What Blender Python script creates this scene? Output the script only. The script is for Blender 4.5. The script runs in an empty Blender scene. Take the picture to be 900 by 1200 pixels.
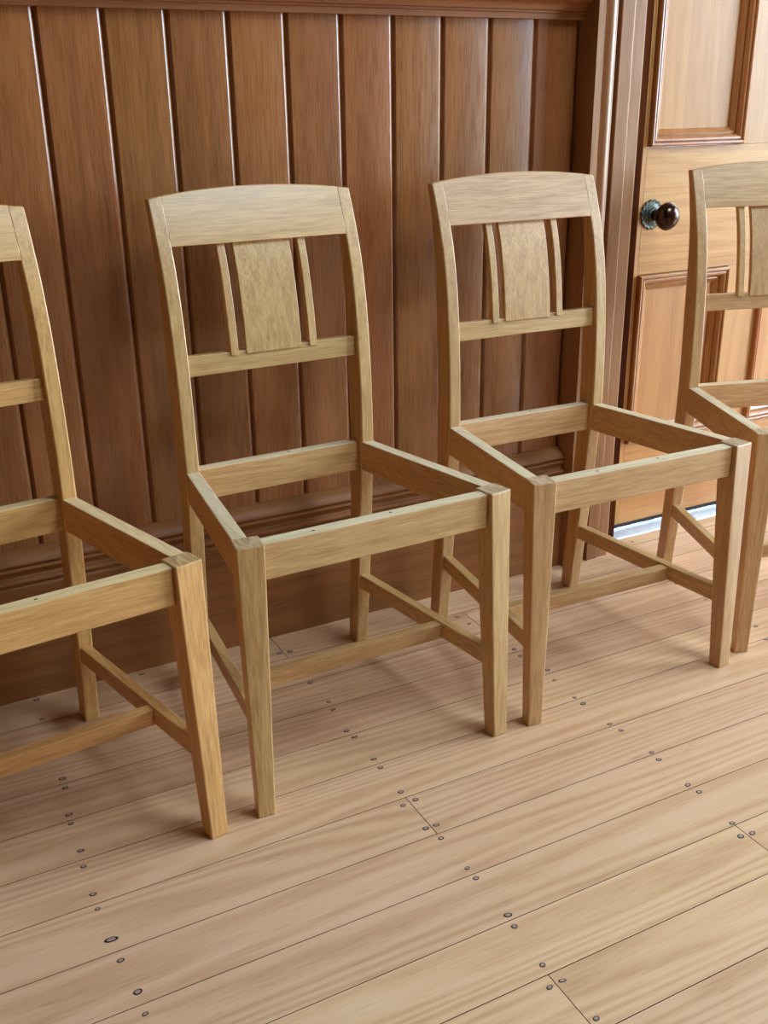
import bpy, bmesh, math, random
import numpy as np
from mathutils import Vector, Matrix

scene = bpy.context.scene
C = scene.collection
random.seed(4)

# ------------------------------------------------------------------ camera
F_PX, YAW, PITCH, ROLL = 1204.1, 0.47825, 0.38154, -0.013506
CAM = Vector((-1.04797, -1.78414, 1.01732))
def cam_axes(yaw, pitch, roll):
    cy, sy, cp, sp = math.cos(yaw), math.sin(yaw), math.cos(pitch), math.sin(pitch)
    f = Vector((sy * cp, cy * cp, -sp)); r = Vector((cy, -sy, 0)); u = r.cross(f)
    cr, sr = math.cos(roll), math.sin(roll)
    return cr * r + sr * u, -sr * r + cr * u, f
r_, u_, f_ = cam_axes(YAW, PITCH, ROLL)
cd = bpy.data.cameras.new('camera'); cam = bpy.data.objects.new('camera', cd); C.objects.link(cam)
cd.sensor_fit = 'AUTO'; cd.sensor_width = 36.0; cd.lens = F_PX / 1200 * 36.0; cd.clip_start = 0.02
cam.matrix_world = Matrix(((r_.x, u_.x, -f_.x, CAM.x), (r_.y, u_.y, -f_.y, CAM.y), (r_.z, u_.z, -f_.z, CAM.z), (0, 0, 0, 1)))
scene.camera = cam

# ------------------------------------------------------------------ room size, daylight, exposure
XL, XR, YF, ZC = -3.6, 3.40, -5.4, 3.3
GLAZED = (-2.45, -0.12, 0.06, 2.70)      # glazed doors in the right-hand wall: y0, y1, z0, z1
ADDED_ROOFLIGHT = (0.30, 1.30, -2.60, -1.30)   # unseen roof light, added for light from above: x0, x1, y0, y1
world = bpy.data.worlds.new('overcast_sky'); scene.world = world; world.use_nodes = True
bg = world.node_tree.nodes['Background']
bg.inputs['Color'].default_value = (0.68, 0.90, 1.12, 1); bg.inputs['Strength'].default_value = 9.0
def portal(loc, rot, sx, sy):                        # guides the sky's own light through an opening
    ld = bpy.data.lights.new('window_portal', 'AREA'); ld.shape = 'RECTANGLE'; ld.size = sx; ld.size_y = sy
    ld.cycles.is_portal = True
    lo = bpy.data.objects.new('window_portal', ld); C.objects.link(lo); lo.location = loc; lo.rotation_euler = rot
portal((XR + 0.02, (GLAZED[0] + GLAZED[1]) / 2, (GLAZED[2] + GLAZED[3]) / 2), (0, math.radians(90), 0), GLAZED[3] - GLAZED[2], GLAZED[1] - GLAZED[0])
portal(((ADDED_ROOFLIGHT[0] + ADDED_ROOFLIGHT[1]) / 2, (ADDED_ROOFLIGHT[2] + ADDED_ROOFLIGHT[3]) / 2, ZC + 0.02), (0, 0, 0), ADDED_ROOFLIGHT[1] - ADDED_ROOFLIGHT[0], ADDED_ROOFLIGHT[3] - ADDED_ROOFLIGHT[2])
vs = scene.view_settings
vs.view_transform = 'Standard'; vs.look = 'None'; vs.gamma = 1.0; vs.use_curve_mapping = False
vs.exposure = 1.64
scene.cycles.max_bounces = 10; scene.cycles.diffuse_bounces = 6; scene.cycles.glossy_bounces = 4
scene.cycles.sample_clamp_indirect = 6.0
scene.cycles.use_denoising = True

# ------------------------------------------------------------------ materials
def lin(c):
    return tuple(((v / 255) / 12.92 if v / 255 <= 0.04045 else ((v / 255 + 0.055) / 1.055) ** 2.4) for v in c) + (1.0,)
class NT:
    def __init__(s, name):
        s.m = bpy.data.materials.new(name); s.m.use_nodes = True
        s.t = s.m.node_tree; s.b = s.t.nodes['Principled BSDF']
    def n(s, typ, **kw):
        nd = s.t.nodes.new(typ)
        for k, v in kw.items(): setattr(nd, k, v)
        return nd
    def l(s, a, b): s.t.links.new(a, b)
    def math(s, op, a, b=None, clamp=False):
        nd = s.n('ShaderNodeMath', operation=op, use_clamp=clamp)
        for i, v in enumerate((a, b)):
            if v is None: continue
            if isinstance(v, (int, float)): nd.inputs[i].default_value = v
            else: s.l(v, nd.inputs[i])
        return nd.outputs[0]
    def mixc(s, fac, a, b, blend='MIX'):
        nd = s.n('ShaderNodeMix', data_type='RGBA', blend_type=blend)
        for i, v in ((0, fac), (6, a), (7, b)):
            if isinstance(v, (int, float)): nd.inputs[i].default_value = v
            elif isinstance(v, tuple): nd.inputs[i].default_value = v
            else: s.l(v, nd.inputs[i])
        return nd.outputs[2]
    def noise(s, vec, scale, detail=2.0, rough=0.5, dist=0.0):
        nd = s.n('ShaderNodeTexNoise'); s.l(vec, nd.inputs['Vector'])
        nd.inputs['Scale'].default_value = scale; nd.inputs['Detail'].default_value = detail
        nd.inputs['Roughness'].default_value = rough; nd.inputs['Distortion'].default_value = dist
        return nd.outputs['Fac']
    def scaled(s, vec, sc):
        nd = s.n('ShaderNodeVectorMath', operation='MULTIPLY'); s.l(vec, nd.inputs[0]); nd.inputs[1].default_value = sc
        return nd.outputs[0]
    def ramp(s, fac, stops):
        nd = s.n('ShaderNodeValToRGB'); s.l(fac, nd.inputs[0]); e = nd.color_ramp.elements
        while len(e) < len(stops): e.new(0.5)
        for el, (p, c) in zip(e, stops): el.position = p; el.color = c
        return nd.outputs[0]

def wood(name, axis, dark, mid, light, rough=0.4, ring=10.0, ring_amt=0.35, cross=9.0, along=0.7, fibre=420.0, fibre_amt=0.3,
         fr=0.035, vary=0.12, coat=0.0, bump=0.15, spec=0.5, knots=0.0, blotch=0.25, coat_rough=0.2):
    """stretched-noise contour rings + fibres, grain along `axis` of the object"""
    w = NT(name); tc = w.n('ShaderNodeTexCoord'); oi = w.n('ShaderNodeObjectInfo')
    off = w.n('ShaderNodeVectorMath', operation='SCALE'); off.inputs[0].default_value = (31.7, 17.3, 23.9)
    w.l(oi.outputs['Random'], off.inputs['Scale'])
    add = w.n('ShaderNodeVectorMath', operation='ADD'); w.l(tc.outputs['Object'], add.inputs[0]); w.l(off.outputs[0], add.inputs[1])
    P = add.outputs[0]
    def st(a, c): v = [c, c, c]; v[axis] = a; return tuple(v)
    field = w.noise(w.scaled(P, st(along, cross)), 1.0, 2.0, 0.45)
    r = w.math('SINE', w.math('MULTIPLY', field, ring * 6.283))
    r = w.math('MULTIPLY_ADD', r, 0.5); w.t.nodes[-1].inputs[2].default_value = 0.5
    blot = w.noise(w.scaled(P, st(3.0, 14.0)), 1.0, 3.0, 0.55)
    fib = w.noise(w.scaled(P, st(fibre * fr, fibre)), 1.0, 3.0, 0.6)
    fib = w.math('MULTIPLY_ADD', fib, 1.8, clamp=True); w.t.nodes[-1].inputs[2].default_value = -0.4
    v = w.math('ADD', w.math('MULTIPLY', r, ring_amt), w.math('MULTIPLY', blot, blotch))
    v = w.math('ADD', v, w.math('MULTIPLY', fib, fibre_amt))
    tot = ring_amt * 0.5 + (blotch + fibre_amt) * 0.5
    v = w.math('ADD', v, 0.5 - tot, clamp=True)
    col = w.ramp(v, [(0.2, lin(dark)), (0.5, lin(mid)), (0.8, lin(light))])
    hs = w.n('ShaderNodeHueSaturation'); w.l(col, hs.inputs['Color'])
    rv = w.math('MULTIPLY_ADD', oi.outputs['Random'], vary * 2); w.t.nodes[-1].inputs[2].default_value = 1 - vary
    w.l(rv, hs.inputs['Value'])
    r2 = w.math('FRACT', w.math('MULTIPLY', oi.outputs['Random'], 7.31))
    hh = w.math('MULTIPLY_ADD', r2, 0.008); w.t.nodes[-1].inputs[2].default_value = 0.496
    w.l(hh, hs.inputs['Hue'])
    out = w.mixc(1.0, hs.outputs[0], oi.outputs['Color'], 'MULTIPLY')      # object colour: per-piece tint, with the chairs' light differences put in
    if knots:
        k = w.noise(w.scaled(P, st(5.0, 11.0)), 1.0, 0.0)
        km = w.math('MULTIPLY', w.math('SUBTRACT', k, 0.74, clamp=True), 12.0 * knots, clamp=True)
        out = w.mixc(km, out, lin(tuple(int(c * 0.45) for c in dark)))
    w.l(out, w.b.inputs['Base Color'])
    rr = w.math('MULTIPLY_ADD', fib, 0.16); w.t.nodes[-1].inputs[2].default_value = rough - 0.08
    w.l(rr, w.b.inputs['Roughness']); w.b.inputs['Specular IOR Level'].default_value = spec
    if coat:
        w.b.inputs['Coat Weight'].default_value = coat; w.b.inputs['Coat Roughness'].default_value = coat_rough
    if bump:
        bp = w.n('ShaderNodeBump'); bp.inputs['Strength'].default_value = bump; bp.inputs['Distance'].default_value = 0.001
        hgt = w.math('ADD', w.math('MULTIPLY', fib, 0.6), w.math('MULTIPLY', r, 0.4))
        w.l(hgt, bp.inputs['Height']); w.l(bp.outputs[0], w.b.inputs['Normal'])
    return w.m
def plain(name, rgb, rough=0.6, metal=0.0, mottle=0.08, scale=30.0, rgb2=None, spec=0.5):
    w = NT(name); tc = w.n('ShaderNodeTexCoord')
    n = w.noise(tc.outputs['Object'], scale, 4.0, 0.6)
    c2 = rgb2 or tuple(int(c * (1 - mottle)) for c in rgb)
    w.l(w.ramp(n, [(0.35, lin(c2)), (0.65, lin(rgb))]), w.b.inputs['Base Color'])
    w.b.inputs['Roughness'].default_value = rough; w.b.inputs['Metallic'].default_value = metal
    w.b.inputs['Specular IOR Level'].default_value = spec
    return w.m

OAK = dict(dark=(146, 97, 48), mid=(195, 147, 89), light=(221, 180, 122))
oak = [wood('oak_grain_' + 'xyz'[a], a, **OAK, rough=0.44, ring=6.0, ring_amt=0.10, cross=30.0, along=1.6, fibre=480.0, fibre_amt=0.4, fr=0.045, vary=0.05,
            bump=0.12, spec=0.7, blotch=0.14, coat=0.38, coat_rough=0.42) for a in range(3)]
raw_oak = [wood('unfinished_oak_' + 'xyz'[a], a, (176, 146, 104), (214, 188, 146), (232, 210, 172), rough=0.6, ring=6.0, ring_amt=0.12, cross=30.0, along=1.6, fibre=420.0, fibre_amt=0.4, fr=0.05,
                vary=0.04, bump=0.1, spec=0.4, blotch=0.2) for a in range(2)]
endgrain = wood('oak_end_grain', 1, (150, 116, 78), (182, 148, 108), (204, 174, 134), rough=0.5, ring=9, ring_amt=0.3, cross=30, along=8, fibre=600, fibre_amt=0.5, vary=0.08)
floor_mat = wood('pine_floor', 0, (176, 128, 88), (208, 162, 121), (222, 181, 143), rough=0.33, ring=30.0, ring_amt=0.20, cross=5.0, along=0.22,
                 fibre=300.0, fibre_amt=0.22, fr=0.05, vary=0.06, bump=0.05, spec=0.5, blotch=0.3)
RED = dict(dark=(110, 64, 31), mid=(145, 89, 46), light=(166, 108, 62))
wall_mat = wood('varnished_kauri_upright', 2, **RED, rough=0.28, ring=8.0, ring_amt=0.12, cross=7.0, along=0.35, fibre=420.0, fibre_amt=0.35,
                vary=0.08, bump=0.05, spec=0.6, blotch=0.25)
trim_x = wood('varnished_kauri_level', 0, **RED, spec=0.3, rough=0.5, ring=8.0, ring_amt=0.12, cross=9.0, along=0.35, fibre=420.0, fibre_amt=0.3, vary=0.03, bump=0.06, knots=0.2)
cas_mat = wood('varnished_casing', 2, (120, 76, 42), (154, 106, 66), (178, 130, 88), rough=0.36, ring=8.0, ring_amt=0.12, cross=9.0, along=0.35, fibre=420.0, fibre_amt=0.35, vary=0.03, bump=0.06)
DOOR = dict(dark=(154, 94, 42), mid=(184, 126, 64), light=(202, 150, 86))
door_x = wood('honey_pine_level', 0, **DOOR, rough=0.36, ring=8.0, ring_amt=0.14, cross=10.0, along=0.8, fibre=300.0, fibre_amt=0.3, vary=0.04, bump=0.05)
door_z = wood('honey_pine_upright', 2, **DOOR, rough=0.36, ring=8.0, ring_amt=0.14, cross=10.0, along=0.5, fibre=300.0, fibre_amt=0.3, vary=0.04, bump=0.05)
dark_brown = wood('dark_brown_upright', 2, (48, 22, 10), (66, 32, 15), (84, 44, 22), rough=0.8, spec=0.0, fibre=420.0, vary=0.03, bump=0.05)  # matt dark brown, for the door stop strips only
mould_mat = wood('honey_pine_moulding', 2, (138, 80, 38), (170, 110, 60), (192, 134, 80), rough=0.30, ring=8.0, ring_amt=0.1, cross=10.0, along=0.5, fibre=300.0, fibre_amt=0.25, vary=0.03, bump=0.04)
plaster = plain('brown_wall_lining', (84, 54, 34), 0.8, mottle=0.03, scale=6)
ceil_mat = plain('pale_ceiling', (128, 114, 98), 0.85, mottle=0.02, scale=6)
subfloor = plain('dark_subfloor', (46, 28, 16), 0.9)
grime = plain('joint_grime', (70, 42, 24), 0.9)
nail_rim = plain('nail_hole_stain', (38, 24, 20), 0.7)
nail_head = plain('worn_nail_head', (176, 146, 126), 0.45, metal=0.3)
bronze = plain('aged_bronze', (84, 60, 48), 0.22, metal=0.9, scale=60, rgb2=(58, 40, 34))
verdigris = plain('verdigris_brass', (106, 108, 94), 0.5, metal=0.6, scale=260, rgb2=(40, 38, 32))
alu = plain('brushed_aluminium', (214, 224, 230), 0.35, metal=0.6, scale=80)
bristle = plain('black_bristle', (24, 20, 18), 0.9)
white_paint = plain('white_gloss_paint', (232, 230, 222), 0.4, mottle=0.02)
lawn = plain('outside_ground', (120, 132, 96), 0.9, scale=2)
gl = NT('clear_pane'); gt = gl.n('ShaderNodeBsdfTransparent'); gg = gl.n('ShaderNodeBsdfGlossy'); gm = gl.n('ShaderNodeMixShader')
gg.inputs['Roughness'].default_value = 0.02; gm.inputs[0].default_value = 0.06
gl.l(gt.outputs[0], gm.inputs[1]); gl.l(gg.outputs[0], gm.inputs[2]); gl.l(gm.outputs[0], gl.t.nodes['Material Output'].inputs[0]); glass = gl.m

# ------------------------------------------------------------------ mesh helpers
def mesh(name, verts, faces, smooth=None):
    me = bpy.data.meshes.new(name); me.from_pydata([tuple(v) for v in verts], [], faces)
    bm = bmesh.new(); bm.from_mesh(me); bmesh.ops.recalc_face_normals(bm, faces=bm.faces); bm.to_mesh(me); bm.free()
    if smooth is not None:
        for p in me.polygons: p.use_smooth = True
        me.set_sharp_from_angle(angle=math.radians(smooth))
    return me
def obj(name, me, mat, parent=None, loc=None, bevel=0.0, seg=2):
    o = bpy.data.objects.new(name, me); C.objects.link(o)
    if mat is not None and not me.materials: me.materials.append(mat)
    if parent is not None: o.parent = parent
    if loc is not None: o.location = loc
    if bevel:
        b = o.modifiers.new('bevel', 'BEVEL'); b.width = bevel; b.segments = seg; b.limit_method = 'ANGLE'; b.angle_limit = math.radians(35)
    return o
def tag(o, label, cat, group=None, kind=None):
    o['label'] = label; o['category'] = cat
    if group: o['group'] = group
    if kind: o['kind'] = kind
    return o
def loft(sections, cap=True):
    n = len(sections[0]); v = [p for s in sections for p in s]; f = []
    for i in range(len(sections) - 1):
        for j in range(n):
            k = (j + 1) % n; f.append((i * n + j, i * n + k, (i + 1) * n + k, (i + 1) * n + j))
    if cap: f.append(tuple(range(n))); f.append(tuple((len(sections) - 1) * n + j for j in range(n)))
    return v, f
def box(x0, x1, y0, y1, z0, z1):
    return loft([[(x0, y0, z0), (x1, y0, z0), (x1, y1, z0), (x0, y1, z0)], [(x0, y0, z1), (x1, y0, z1), (x1, y1, z1), (x0, y1, z1)]])
def boxm(name, *a): return mesh(name, *box(*a))
def arc(cx, cy, r, a0, a1, n):
    return [(cx + r * math.cos(math.radians(a0 + (a1 - a0) * i / n)), cy + r * math.sin(math.radians(a0 + (a1 - a0) * i / n))) for i in range(n + 1)]

# ------------------------------------------------------------------ the room
fl = obj('floor', boxm('floor', XL, XR, YF, 0.25, -0.06, -0.021), subfloor)
tag(fl, 'pale varnished pine plank floor with rows of nail heads', 'floor', kind='structure')
SEAM0, PW = -0.0257, 0.0983
BUTTS = {-1: [-2.1, 0.9], 0: [-2.4, -0.404], 1: [-0.002], 2: [-1.7, 1.3], 3: [-2.2], 4: [-1.5, 1.6], 5: [-2.6], 6: [-0.411], 7: [-1.9, 1.2], 8: [-2.3, 0.95], 9: [-0.009], 10: [-0.424],
         11: [-1.6, 0.7], 12: [-2.2]}
row = -3
while True:
    ya = SEAM0 - row * PW; yb = ya - PW
    if ya < YF: break
    cuts = [XL] + BUTTS.get(row, sorted(random.sample([-2.6, -1.9, -1.2, 0.3, 1.1], 2))) + [XR]
    for x0, x1 in zip(cuts[:-1], cuts[1:]):
        cx, cyy = (x0 + x1) / 2, (ya + yb) / 2
        g = 0.0006
        pm = boxm('plank', x0 - cx + g, x1 - cx - g, yb - cyy + g, ya - cyy - g, -0.02, 0.0)
        pm.materials.append(floor_mat); pm.materials.append(grime)
        for q in pm.polygons:
            if q.normal.z < 0.5: q.material_index = 1
        obj('plank', pm, None, fl, (cx, cyy, 0))
    row += 1
NAILS = [(-0.877,-0.306),(-0.878,-0.333),(-0.887,-0.404),(-0.889,-0.427),(-0.889,-0.496),(-0.893,-0.532),(-0.894,-0.595),(-0.895,-0.626),(-0.892,-0.69),(-0.89,-0.731),(-0.884,-0.791),(-0.885,-0.828),
 (-0.409,-0.429),(-0.409,-0.502),(-0.41,-0.528),(-0.411,-0.6),(-0.424,-0.631),(-0.4,-0.628),(-0.42,-0.695),(-0.402,-0.696),(-0.411,-0.725),(-0.411,-0.798),(-0.411,-0.821),(-0.411,-0.901),(-0.415,-0.922),
 (0.007,-0.708),(0.004,-0.729),(-0.002,-0.803),(0.001,-0.825),(-0.009,-0.905),(-0.02,-0.933),(-0.0,-0.936),(-0.421,-0.993),(-0.434,-1.026),(-0.414,-1.025),(-0.413,-1.09),(0.014,-0.407),(0.003,-0.443),
 (-0.001,-0.51),(0.0,-0.534),(0.0,-0.608),(0.005,-0.633),(0.004,-0.309),(-0.001,-0.337),(0.493,-0.471),(0.469,-0.521),(-0.403,-0.229),(-0.401,-0.306),(-0.404,-0.333),(-0.413,-0.406),(-0.674,-0.044),
 (-0.87,-0.04),(-0.873,-0.111),(-0.412,-0.098),(-0.391,-0.102),(-0.017,-0.175),(-0.023,-0.137),(0.56,-0.008),(0.515,-0.014),(-0.88,-0.24),(-0.875,-0.2),(0.0,-0.24),(0.49,-0.24),(0.49,-0.33),(0.488,-0.6),(0.49,-0.415)]
nv, nf = [], []
for rr, zz in ((0.0050, 0.0002), (0.0032, 0.0006)):
    b0 = len(nv)
    for k in range(12): a = k * math.pi / 6; nv.append((rr * math.cos(a), rr * math.sin(a), zz))
    nf.append(tuple(b0 + k for k in range(12)))
nail_me = bpy.data.meshes.new('nail'); nail_me.from_pydata(nv, [], nf)
nail_me.materials.append(nail_rim); nail_me.materials.append(nail_head); nail_me.polygons[1].material_index = 1
for i, (x, y) in enumerate(NAILS):
    o = obj('nail', nail_me, None, fl, (x, y, 0.0)); s = random.uniform(0.75, 1.0)
    o.scale = (s * random.uniform(0.95, 1.35), s * random.uniform(0.75, 1.0), 1); o.rotation_euler = (0, 0, random.uniform(-0.3, 0.3))
    if i == 8: o.scale = (1.9, 0.95, 1)

# back wall: backing with a door opening, upright boards to the dado
PIT, GX0, ZB, ZD, XE = 0.10347, -0.71427, 0.262, 1.175, 0.3235
DX0, DX1, DZ = 0.4635, 1.3635, 2.02           # door opening
wv, wf = [], []
def addto(V, Fc, v, f):
    b0 = len(V); V += v; Fc += [tuple(i + b0 for i in q) for q in f]
addto(wv, wf, *box(XL, DX0 - 0.02, 0.016, 0.12, 0, ZC)); addto(wv, wf, *box(DX1 + 0.02, XR, 0.016, 0.12, 0, ZC)); addto(wv, wf, *box(DX0 - 0.02, DX1 + 0.02, 0.016, 0.12, DZ + 0.02, ZC))
wb = obj('wall_back', mesh('wall_back', wv, wf), plaster)
tag(wb, 'back wall lined with upright reddish varnished tongue and groove boards', 'wall', kind='structure')
h, dpt, ch = PIT / 2, 0.016, 0.0058
bd_prof = [(-h + 0.0003, dpt), (-h + 0.0003, 0.0095), (-h + 0.0012, 0.0085), (-h + 0.0060, 0.0008), (-h + 0.0070, 0), (h - 0.0066, 0), (h - 0.0054, 0.0003), (h - 0.0012, 0.0030), (h - 0.0003, 0.0042), (h - 0.0003, dpt)]
def board_mesh(prof): return mesh('board', *loft([[(x, y, ZB) for x, y in prof], [(x, y, ZD) for x, y in prof]]), smooth=32)
bme = board_mesh(bd_prof)
k = 9
while GX0 + (k + 0.5) * PIT > XL:
    obj('board', bme, wall_mat, wb, (GX0 + (k + 0.5) * PIT, 0, 0)); k -= 1
x = DX1 + 0.14 + PIT / 2
while x < XR - PIT / 2: obj('board', bme, wall_mat, wb, (x, 0, 0)); x += PIT
# the other walls and the ceiling
tag(obj('wall_left', boxm('wall_left', XL - 0.1, XL, YF - 0.1, 0.12, 0, ZC), plaster), 'plain dark brown lined wall closing the left end of the room', 'wall', kind='structure')
def wall_hole(u0, u1, hole, fn):
    a0, a1, z0, z1 = hole; V, Fc = [], []
    for q in ((u0, u1, 0, z0), (u0, u1, z1, ZC), (u0, a0, z0, z1), (a1, u1, z0, z1)): addto(V, Fc, *fn(*q))
    return V, Fc
tag(obj('wall_front', boxm('wall_front', XL, XR + 0.12, YF - 0.1, YF, 0, ZC), plaster), 'plain dark brown lined wall behind the viewer', 'wall', kind='structure')
cv, cf = [], []
rx0, rx1, ry0, ry1 = ADDED_ROOFLIGHT
for q in ((XL - 0.1, XR + 0.12, ry1, 0.12), (XL - 0.1, XR + 0.12, YF - 0.1, ry0), (XL - 0.1, rx0, ry0, ry1), (rx1, XR + 0.12, ry0, ry1)): addto(cv, cf, *box(*q, ZC, ZC + 0.1))
tag(obj('ceiling', mesh('ceiling', cv, cf), ceil_mat), 'flat brownish ceiling with an opening for the added roof light', 'ceiling', kind='structure')
tag(obj('wall_right', mesh('wall_right', *wall_hole(YF, 0.12, GLAZED, lambda a, b, c, d: box(XR, XR + 0.12, a, b, c, d))), plaster), 'plain dark brown wall with glazed doors to the right', 'wall', kind='structure')
def glazing(nm, loc, rz, width, height, nx, nz, lab):
    w_ = bpy.data.objects.new(nm, None); C.objects.link(w_); w_.location = loc; w_.rotation_euler = (0, 0, rz)
    tag(w_, lab, 'window', kind='structure'); hw = width / 2; V, Fc = [], []
    for a in ((-hw, -hw + 0.05, 0, height), (hw - 0.05, hw, 0, height), (-hw, hw, 0, 0.06), (-hw, hw, height - 0.05, height)): addto(V, Fc, *box(a[0], a[1], -0.02, 0.02, a[2], a[3]))
    obj('window_frame', mesh('window_frame', V, Fc), white_paint, w_)
    cw, chh = (width - 0.1) / nx, (height - 0.11) / nz
    for i in range(1, nx): obj('glazing_bar', boxm('glazing_bar', -hw + 0.05 + i * cw - 0.015, -hw + 0.05 + i * cw + 0.015, -0.015, 0.015, 0.06, height - 0.05), white_paint, w_)
    for i in range(1, nz): obj('glazing_bar', boxm('glazing_bar', -hw + 0.05, hw - 0.05, -0.014, 0.014, 0.06 + i * chh - 0.015, 0.06 + i * chh + 0.015), white_paint, w_)
    for i in range(nx):
        for k in range(nz): obj('pane', boxm('pane', -hw + 0.05 + i * cw, -hw + 0.05 + (i + 1) * cw, -0.002, 0.002, 0.06 + k * chh, 0.06 + (k + 1) * chh), glass, w_)
glazing('window_1', (XR + 0.08, (GLAZED[0] + GLAZED[1]) / 2, GLAZED[2]), math.pi / 2, GLAZED[1] - GLAZED[0], GLAZED[3] - GLAZED[2], 2, 1, 'white painted glazed doors in the right wall')
rl = bpy.data.objects.new('added_rooflight', None); C.objects.link(rl); rl.location = ((rx0 + rx1) / 2, (ry0 + ry1) / 2, ZC + 0.07)  # added roof light, there to bring sky light from above
tag(rl, 'white framed roof light added in the unseen ceiling', 'window', kind='structure')
ha, hb = (rx1 - rx0) / 2, (ry1 - ry0) / 2; V, Fc = [], []
for q in ((-ha, ha, -hb, -hb + 0.05), (-ha, ha, hb - 0.05, hb), (-ha, -ha + 0.05, -hb, hb), (ha - 0.05, ha, -hb, hb)): addto(V, Fc, *box(*q, -0.025, 0.025))
obj('window_frame', mesh('window_frame', V, Fc), white_paint, rl)
obj('pane', boxm('pane', -ha + 0.05, ha - 0.05, -hb + 0.05, hb - 0.05, -0.003, 0.003), glass, rl)
tag(obj('ground', boxm('ground', -30, 30, -30, 25, -0.5, -0.4), lawn), 'grassy ground outside the windows', 'ground', kind='structure')

# skirting: flat board and a moulded cap
def extrude_x(name, prof, x0, x1, smooth=28): return mesh(name, *loft([[(x0, y, z) for y, z in prof], [(x1, y, z) for y, z in prof]]), smooth=smooth)
def skirting(nm, x0, x1, lab):
    s = obj(nm, extrude_x(nm, [(0.016, 0), (-0.030, 0), (-0.030, 0.222), (-0.027, 0.226), (0.016, 0.226)], x0, x1), trim_x)
    tag(s, lab, 'baseboard', kind='structure')
    pr = [(0.016, 0.2262), (-0.0270, 0.2262), (-0.0270, 0.2285), (-0.0295, 0.2290), (-0.0318, 0.2315), (-0.0322, 0.2340), (-0.0305, 0.2370), (-0.0280, 0.2385), (-0.0235, 0.2385)]
    pr += [(-0.0215, 0.2420), (-0.0215, 0.2465), (-0.0235, 0.2505), (-0.0235, 0.2520), (-0.0270, 0.2525), (-0.0285, 0.2545), (-0.0275, 0.2575), (-0.0250, 0.2585), (-0.0215, 0.2585), (-0.0215, 0.2615)]
    pr += [(-0.0255, 0.2620), (-0.0262, 0.2650), (-0.0240, 0.2695), (-0.0190, 0.2745), (-0.0120, 0.2790), (-0.0040, 0.2820), (-0.0030, 0.2850), (0.016, 0.2855)]
    obj('cap_moulding', extrude_x('cap_moulding', pr, x0, x1), trim_x, s)
    return s
skirting('baseboard_back', XL, XE - 0.0005, 'tall dark varnished skirting board with moulded cap behind the chairs')
skirting('baseboard_right', DX1 + 0.14, XR, 'short varnished skirting board right of the panelled door')
# dado rail
dado = [(0.016, 1.1562), (-0.011, 1.1562), (-0.011, 1.166), (-0.0135, 1.1675), (-0.0135, 1.1705), (-0.018, 1.172)] + arc(-0.034, 1.1705, 0.016, 3, 60, 4)[1:] + [(-0.031, 1.1855)] \
    + arc(-0.031, 1.194, 0.0085, 250, 100, 6)[1:] + [(-0.028, 1.204), (0.016, 1.206)]
tag(obj('trim_1', extrude_x('trim_1', dado, XL, XE - 0.0005), trim_x), 'reddish varnished dado rail capping the wall boards', 'dado rail', kind='structure')
tag(obj('trim_2', extrude_x('trim_2', dado, DX1 + 0.14, XR), trim_x), 'short dado rail right of the door', 'dado rail', kind='structure')

# door casing (profile runs from the wall side to the opening side), door frame, threshold
cas = [(0.3235, 0.016), (0.3235, -0.056), (0.3400, -0.056), (0.3412, -0.0545), (0.3418, -0.043), (0.3440, -0.0425)]
cas += [(0.3445 + 0.0305 * t, -0.0425 - 0.011 * math.sin(math.pi * min(1, t * 0.88 + 0.02)) ** 0.8) for t in [i / 22 for i in range(23)]]
cas += [(0.3775, -0.0455), (0.3785, -0.032), (0.3895, -0.032), (0.3897, -0.0425), (0.3907, -0.0445), (0.3922, -0.0445), (0.3938, -0.0425), (0.3945, -0.0415), (0.4225, -0.0415), (0.4245, -0.0405), (0.4262, -0.0385), (0.4530, -0.0385), (0.4560, -0.0360), (0.4560, 0.016)]
CM = (DX0 + DX1) / 2
def casing(nm, prof, lab, ztop=2.10):
    tag(obj(nm, mesh(nm, *loft([[(x, y, 0.0) for x, y in prof], [(x, y, ztop) for x, y in prof]]), smooth=13), cas_mat), lab, 'door casing', kind='structure')
casing('trim_3', cas, 'moulded varnished door casing between the board wall and the door')
casing('trim_4', [(2 * CM - x, y) for x, y in cas], 'moulded varnished door casing on the far side of the door')
tag(obj('trim_5', extrude_x('trim_5', [(0.016, DZ + 0.01), (-0.045, DZ + 0.01), (-0.05, DZ + 0.08), (-0.06, DZ + 0.12), (0.016, DZ + 0.12)], 0.30, 2 * CM - 0.30), cas_mat), 'moulded varnished head casing over the door', 'door casing', kind='structure')
# jamb lining + stops
def jamb(nm, sgn, lab):
    fx = lambda x: x if sgn > 0 else 2 * CM - x
    xs = [fx(0.4565), fx(0.4625)]; j = obj(nm, boxm(nm, min(xs), max(xs), -0.030, 0.115, 0, DZ + 0.01), cas_mat)
    tag(j, lab, 'door frame', kind='structure')
    xs = [fx(0.4625), fx(0.5325)]; obj('door_stop', boxm('door_stop', min(xs), max(xs), 0.030, 0.0625, 0, DZ), dark_brown, j, bevel=0.001)
jamb('trim_6', 1, 'varnished door frame upright with dark brown stop on the knob side')
jamb('trim_7', -1, 'varnished door frame upright with dark brown stop on the hinge side')
th = obj('trim_8', extrude_x('trim_8', [(0.020, 0.0), (0.022, 0.002), (0.030, 0.005), (0.050, 0.006), (0.090, 0.006), (0.115, 0.004), (0.116, 0.0)], 0.4625, 2 * CM - 0.4625), alu)
tag(th, 'pale aluminium threshold strip under the door', 'threshold', kind='structure')

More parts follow.
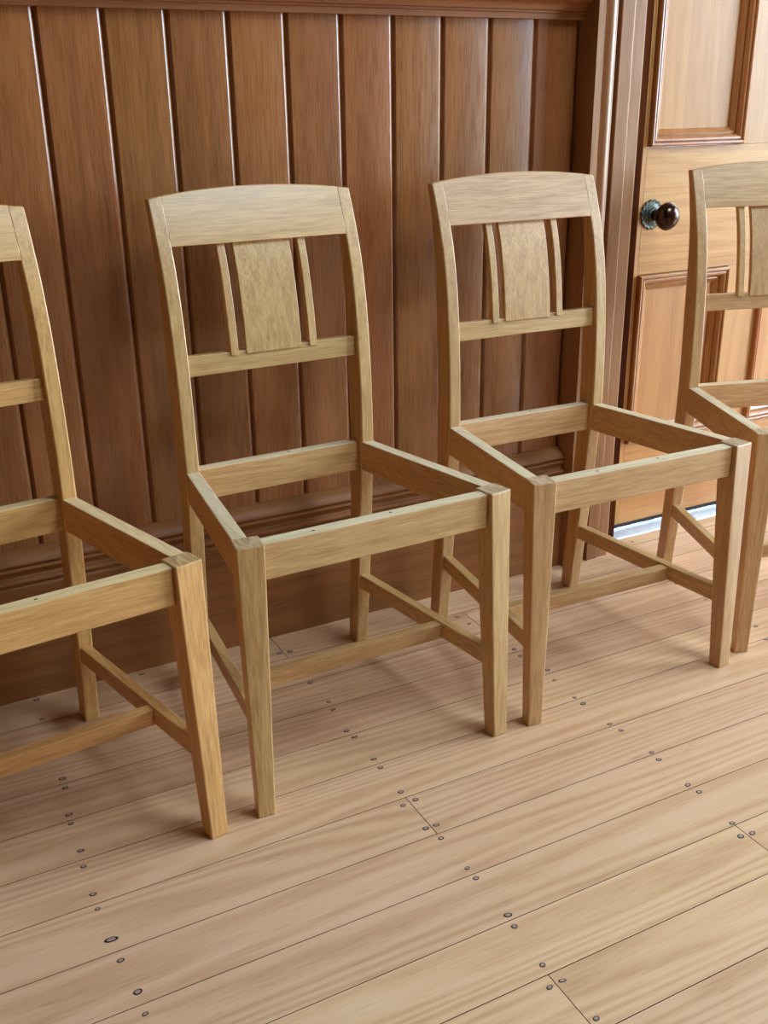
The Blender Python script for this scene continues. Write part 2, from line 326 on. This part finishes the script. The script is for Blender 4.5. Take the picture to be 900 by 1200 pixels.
# ------------------------------------------------------------------ four-panel door
YD, YT = 0.065, 0.040          # face and thickness
DZ0 = 0.016
PX = [(0.574, 0.855), (0.9635, 1.2445)]; PZ = [(0.2285, 0.636), (0.912, 1.86)]
door = bpy.data.objects.new('door_1', None); C.objects.link(door); door.location = (CM, YD, 0)
tag(door, 'honey pine four-panel door with round bronze knob', 'door', kind='structure')
def dpart(nm, me, mat, par=door, bevel=0.0):
    o = obj(nm, me, mat, par, bevel=bevel); 
    if par is door: o.location = (-CM, -YD, 0)
    return o
x0, x1 = DX0 + 0.003, DX1 - 0.003
for a, b in ((x0, PX[0][0]), (PX[1][1], x1)): dpart('stile', boxm('stile', a, b, YD, YD + YT, DZ0, DZ - 0.004), door_z, bevel=0.0008)
for a, b in ((DZ0, PZ[0][0]), (PZ[0][1], PZ[1][0]), (PZ[1][1], DZ - 0.004)): dpart('rail', boxm('rail', PX[0][0] + 0.0003, PX[1][1] - 0.0003, YD, YD + YT, a, b), door_x, bevel=0.0006)
for a, b in PZ: dpart('muntin', boxm('muntin', PX[0][1], PX[1][0], YD, YD + YT, a + 0.0003, b - 0.0003), door_z, bevel=0.0006)
# bolection moulding: (inset from the opening edge, height in front of the door face)
bol = [(0.0015, -0.012), (0.0015, 0.006), (0.0025, 0.0095), (0.0055, 0.0115), (0.0085, 0.0105), (0.0098, 0.0085), (0.0098, 0.0045), (0.0115, 0.0045), (0.0115, 0.0080), (0.0135, 0.0092),
       (0.0170, 0.0080), (0.0205, 0.0045), (0.0230, 0.0005), (0.0230, -0.0035), (0.0248, -0.0035), (0.0248, -0.0012), (0.0265, -0.0008), (0.0375, -0.0095), (0.0375, -0.012)]
def moulding(xa, xb, za, zb):
    secs = []
    for (sx, sz) in ((0, 0), (1, 0), (1, 1), (0, 1), (0, 0)):
        secs.append([((xa + d) if sx == 0 else (xb - d), YD - hgt, (za + d) if sz == 0 else (zb - d)) for d, hgt in bol])
    return mesh('moulding', *loft(secs, cap=False), smooth=24)
for xa, xb in PX:
    for za, zb in PZ:
        dpart('panel', boxm('panel', xa + 0.001, xb - 0.001, YD + 0.012, YD + 0.026, za + 0.001, zb - 0.001), door_z)
        dpart('moulding', moulding(xa, xb, za, zb), mould_mat)
# knob and rosette (axis towards the viewer, -y)
def lathe_y(name, prof, n=40, scallop=None):
    secs = []
    for i in range(n):
        a = 2 * math.pi * i / n; row_ = []
        for r, d in prof:
            q = r * (scallop(a) if scallop and r > 0.024 else 1); row_.append((q * math.cos(a), -d, q * math.sin(a)))
        secs.append(row_)
    m = len(prof); V = [p for s in secs for p in s]; Fc = []
    for i in range(n):
        j = (i + 1) % n
        for k in range(m - 1): Fc.append((i * m + k, j * m + k, j * m + k + 1, i * m + k + 1))
    Fc.append(tuple(i * m for i in range(n))); Fc.append(tuple(i * m + m - 1 for i in range(n)))
    return mesh(name, V, Fc, smooth=40)
kn = [(0.0125, 0.004), (0.0125, 0.022), (0.014, 0.025), (0.0155, 0.027), (0.014, 0.029), (0.0145, 0.033), (0.019, 0.037), (0.0265, 0.043), (0.0298, 0.049), (0.0305, 0.0535), (0.0295, 0.0565), (0.0282, 0.0570), (0.0276, 0.0585), (0.0255, 0.0640),
      (0.021, 0.0695), (0.015, 0.0735), (0.008, 0.0757), (0.001, 0.0763)]
KX, KZ = 0.600, 0.7695
knob = obj('knob', lathe_y('knob', kn), bronze, door, (KX - CM, 0, KZ)); knob['label'] = 'round aged bronze door knob'
ros = [(0.030, 0.0), (0.0305, 0.0025), (0.0285, 0.0045), (0.0245, 0.0035), (0.0225, 0.0045), (0.020, 0.0065), (0.0165, 0.0075), (0.0155, 0.011), (0.0125, 0.0135), (0.0102, 0.014)]
ro = obj('rosette', lathe_y('rosette', ros, 120, lambda a: 0.97 + 0.13 * abs(math.sin(a * 8))), verdigris, knob); ro['label'] = 'scalloped verdigris rosette behind the knob'
bs = obj('brush_strip', boxm('brush_strip', x0 + 0.002, x1 - 0.002, YD - 0.0035, YD + 0.004, 0.0125, 0.0175), bristle, door); bs.location = (-CM, -YD, 0)
bV, bF = [], []
x = x0 + 0.004
while x < x1 - 0.006:
    addto(bV, bF, *box(x, x + 0.0034, YD - 0.003, YD + 0.002, 0.0085 + random.uniform(0, 0.0012), 0.0126)); x += 0.0068
br = obj('bristles', mesh('bristles', bV, bF), bristle, door); br.location = (-CM, -YD, 0); br['kind'] = 'stuff'

# ------------------------------------------------------------------ the chair
ZF = np.array([0.0, 0.08, 0.16, 0.24, 0.32, 0.38, 0.434, 0.50, 0.57, 0.65, 0.71, 0.767, 0.82, 0.85, 0.8795, 0.90])
YFR = np.array([0.400, 0.3915, 0.383, 0.3755, 0.3685, 0.3635, 0.3600, 0.3610, 0.3640, 0.3710, 0.3800, 0.3930, 0.4110, 0.4235, 0.4370, 0.447])
YBK = np.array([0.4330, 0.4270, 0.4210, 0.4150, 0.4095, 0.4065, 0.4060, 0.4080, 0.4115, 0.4150, 0.4185, 0.4250, 0.4365, 0.4450, 0.4545, 0.461])
yf = lambda z: float(np.interp(z, ZF, YFR)); yb = lambda z: float(np.interp(z, ZF, YBK))
def smooth_curve():
    # Catmull-Rom resampling so the sabre curve of the posts has no kinks
    global ZF, YFR, YBK
    zs, a, b = [], [], []
    for i in range(len(ZF) - 1):
        i0, i3 = max(i - 1, 0), min(i + 2, len(ZF) - 1)
        for t in np.linspace(0, 1, 5)[:-1]:
            def cr(P): return 0.5 * (2 * P[i] + (P[i + 1] - P[i0]) * t + (2 * P[i0] - 5 * P[i] + 4 * P[i + 1] - P[i3]) * t ** 2 + (3 * P[i] - P[i0] - 3 * P[i + 1] + P[i3]) * t ** 3)
            zs.append(ZF[i] + (ZF[i + 1] - ZF[i]) * t); a.append(cr(YFR)); b.append(cr(YBK))
    ZF, YFR, YBK = np.array(zs), np.array(a), np.array(b)
smooth_curve()
ZTOP = lambda x: 0.8885 - 0.0092 * (abs(x) / 0.154) ** 2        # arched top of the crest
def mirror(pts, s): return [(s * x, y, z) for x, y, z in pts]
def chair_parts():
    P = []
    # front legs: square, turned with the side rails, tapered below the rails
    top = [(0.2314, 0.0), (0.1906, -0.0060), (0.1849, 0.0330), (0.2256, 0.0374)]
    bot = [(0.2303, -0.0135), (0.2029, -0.0155), (0.1990, 0.0085), (0.2266, 0.0115)]
    mid = [tuple(t + (b - t) * w for t, b, w in zip(tt, bb, (0.10, 0.13))) for tt, bb in zip(top, bot)]
    for s in (-1, 1):
        secs = [mirror([(x, y, z) for x, y in ring], s) for ring, z in ((bot, 0.0), (mid, 0.378), (top, 0.445))]
        me = mesh('front_leg', *loft(secs)); me.materials.append(oak[2]); me.materials.append(endgrain)
        for p in me.polygons:
            if p.center.z > 0.444: p.material_index = 1
        P.append(('front_leg', me, None, 0.0020))
    # rear legs running up into the curved back posts
    zz = [z for z in np.linspace(0, 0.40, 11)] + [z for z in np.linspace(0.434, 0.872, 22)]
    for s in (-1, 1):
        secs = []
        for z in zz:
            xi, xo = (0.1545, 0.1805) if z < 0.42 else (0.1560, 0.1800)
            secs.append(mirror([(xi, yf(z), z), (xo, yf(z), z), (xo, yb(z), z), (xi, yb(z), z)], s))
        ti, to = ZTOP(0.156), ZTOP(0.180)
        secs.append(mirror([(0.156, yf(ti), ti), (0.180, yf(to), to), (0.180, yb(to), to - 0.002), (0.156, yb(ti), ti - 0.002)], s))
        P.append(('back_post', mesh('back_post', *loft(secs), smooth=30), oak[2], 0.0022))
    # crest rail between the posts, arched on top
    secs = []
    for x in np.linspace(-0.1580, 0.1580, 25):
        zt = ZTOP(x); zl = [0.802 + (zt - 0.802) * t for t in np.linspace(0, 1, 6)]
        secs.append([(x, yf(z) + 0.0003, z) for z in zl] + [(x, yf(z) + 0.0190, z - 0.0015 * (z > 0.87)) for z in zl[::-1]])
    P.append(('crest_rail', mesh('crest_rail', *loft(secs), smooth=30), oak[0], 0.0014))
    # lower back rail
    P.append(('back_rail', mesh('back_rail', *loft([[(x, 0.3765, 0.5945), (x, 0.3785, 0.6285), (x, 0.3965, 0.6275), (x, 0.3945, 0.5935)] for x in (-0.1562, 0.1562)])), oak[0], 0.0012))
    # wide splat and two thin slats, bent like the posts
    def slat(nm, xa, xb, off, th):
        secs = []
        for z in np.linspace(0.622, 0.808, 13):
            y = yf(z) + off; secs.append([(xa, y, z), (xb, y, z), (xb, y + th, z), (xa, y + th, z)])
        P.append((nm, mesh(nm, *loft(secs), smooth=30), oak[2], 0.0010))
    slat('splat', -0.0510, 0.0510, 0.0075, 0.010)
    slat('slat', -0.0795, -0.0655, 0.0065, 0.013); slat('slat', 0.0655, 0.0795, 0.0065, 0.013)
    # seat rails: front, back, sides
    fr = lambda x, z0, z1: [(x, 0.0025, z0), (x, 0.0025, z1), (x, 0.0270, z1), (x, 0.0270, z0)]
    P.append(('seat_rail', mesh('seat_rail', *loft([fr(-0.1895, 0.3865, 0.4425), fr(0.1895, 0.3865, 0.4425)])), oak[0], 0.0022))
    bk = lambda x: [(x, 0.3700, 0.3790), (x, 0.3740, 0.4330), (x, 0.3960, 0.4330), (x, 0.3930, 0.3790)]
    P.append(('seat_rail', mesh('seat_rail', *loft([bk(-0.1565), bk(0.1565)])), oak[0], 0.0012))
    for s in (-1, 1):
        a = [(0.2238, 0.034), (0.2010, 0.031)]; b = [(0.1788, 0.3612), (0.1562, 0.3612)]
        S = [mirror([(a[0][0], a[0][1], 0.3860), (a[0][0], a[0][1], 0.4435), (a[1][0], a[1][1], 0.4435), (a[1][0], a[1][1], 0.3860)], s),
             mirror([(b[0][0], b[0][1], 0.3800), (b[0][0], b[0][1], 0.4345), (b[1][0], b[1][1], 0.4345), (b[1][0], b[1][1], 0.3800)], s)]
        P.append(('seat_rail', mesh('seat_rail', *loft(S)), oak[1], 0.0014))
        # side stretcher
        a = [(0.2165, 0.0180, 0.161), (0.1985, 0.0165, 0.161)]; b = [(0.1760, 0.3850, 0.156), (0.1585, 0.3850, 0.156)]; hh = 0.030
        S = [mirror([q[0], q[1], (q[1][0], q[1][1], q[1][2] - hh), (q[0][0], q[0][1], q[0][2] - hh)], s) for q in (a, b)]
        P.append(('stretcher', mesh('stretcher', *loft(S)), oak[1], 0.0016))
    P.append(('stretcher', mesh('stretcher', *box(-0.1865, 0.1865, 0.130, 0.1490, 0.1285, 0.1570)), oak[0], 0.0016))
    for nm, me, mat, bev in P:                       # the seat used to cover the top edges of the rails: they were never varnished
        if nm == 'seat_rail':
            me.materials.append(mat); me.materials.append(raw_oak[oak.index(mat)])
            for p in me.polygons:
                if p.normal.z > 0.9: p.material_index = 1
    return P
parts = chair_parts()
holes = boxm('screw_hole', -0.0022, 0.0022, -0.0014, 0.0014, -0.0005, 0.0003); holes.materials.append(nail_rim)
CHAIRS = [(-0.9147, -0.5746, 0.1132, 'yellowish oak chair frame without a seat, leftmost, its left half out of the picture'),
          (-0.4029, -0.5357, 0.0238, 'whole seatless oak chair frame in front of the board wall, second from the left'),
          (0.1004, -0.5400, -0.0241, 'whole seatless oak chair frame beside the door casing, third from the left'),
          (0.5980, -0.5800, -0.2721, 'seatless oak chair frame before the door, rightmost, its right half out of the picture')]
LIGHT_TINTS = [(1.14, 1.04, 0.86, 1), (1, 1, 1, 1), (0.96, 0.96, 0.97, 1), (0.96, 0.96, 0.97, 1)]     # leftmost frame golden and brightened, right pair greyed: light differences put into colour
for i, (x, y, a, lab) in enumerate(CHAIRS):
    root = bpy.data.objects.new('dining_chair', None); C.objects.link(root)
    root.location = (x, y, 0.0003); root.rotation_euler = (0, 0, a)
    tag(root, lab, 'chair', 'seatless oak chairs along the wall')
    for nm, me, mat, bev in parts: obj(nm, me, mat, root, bevel=bev).color = LIGHT_TINTS[i]
    for hx, hy in ((0.012, 0.016), (-0.118, 0.012)): obj('screw_hole', holes, None, root, (hx + 0.01 * i, hy, 0.4425))
    obj('screw_hole', holes, None, root, (0.02, 0.386, 0.4330))
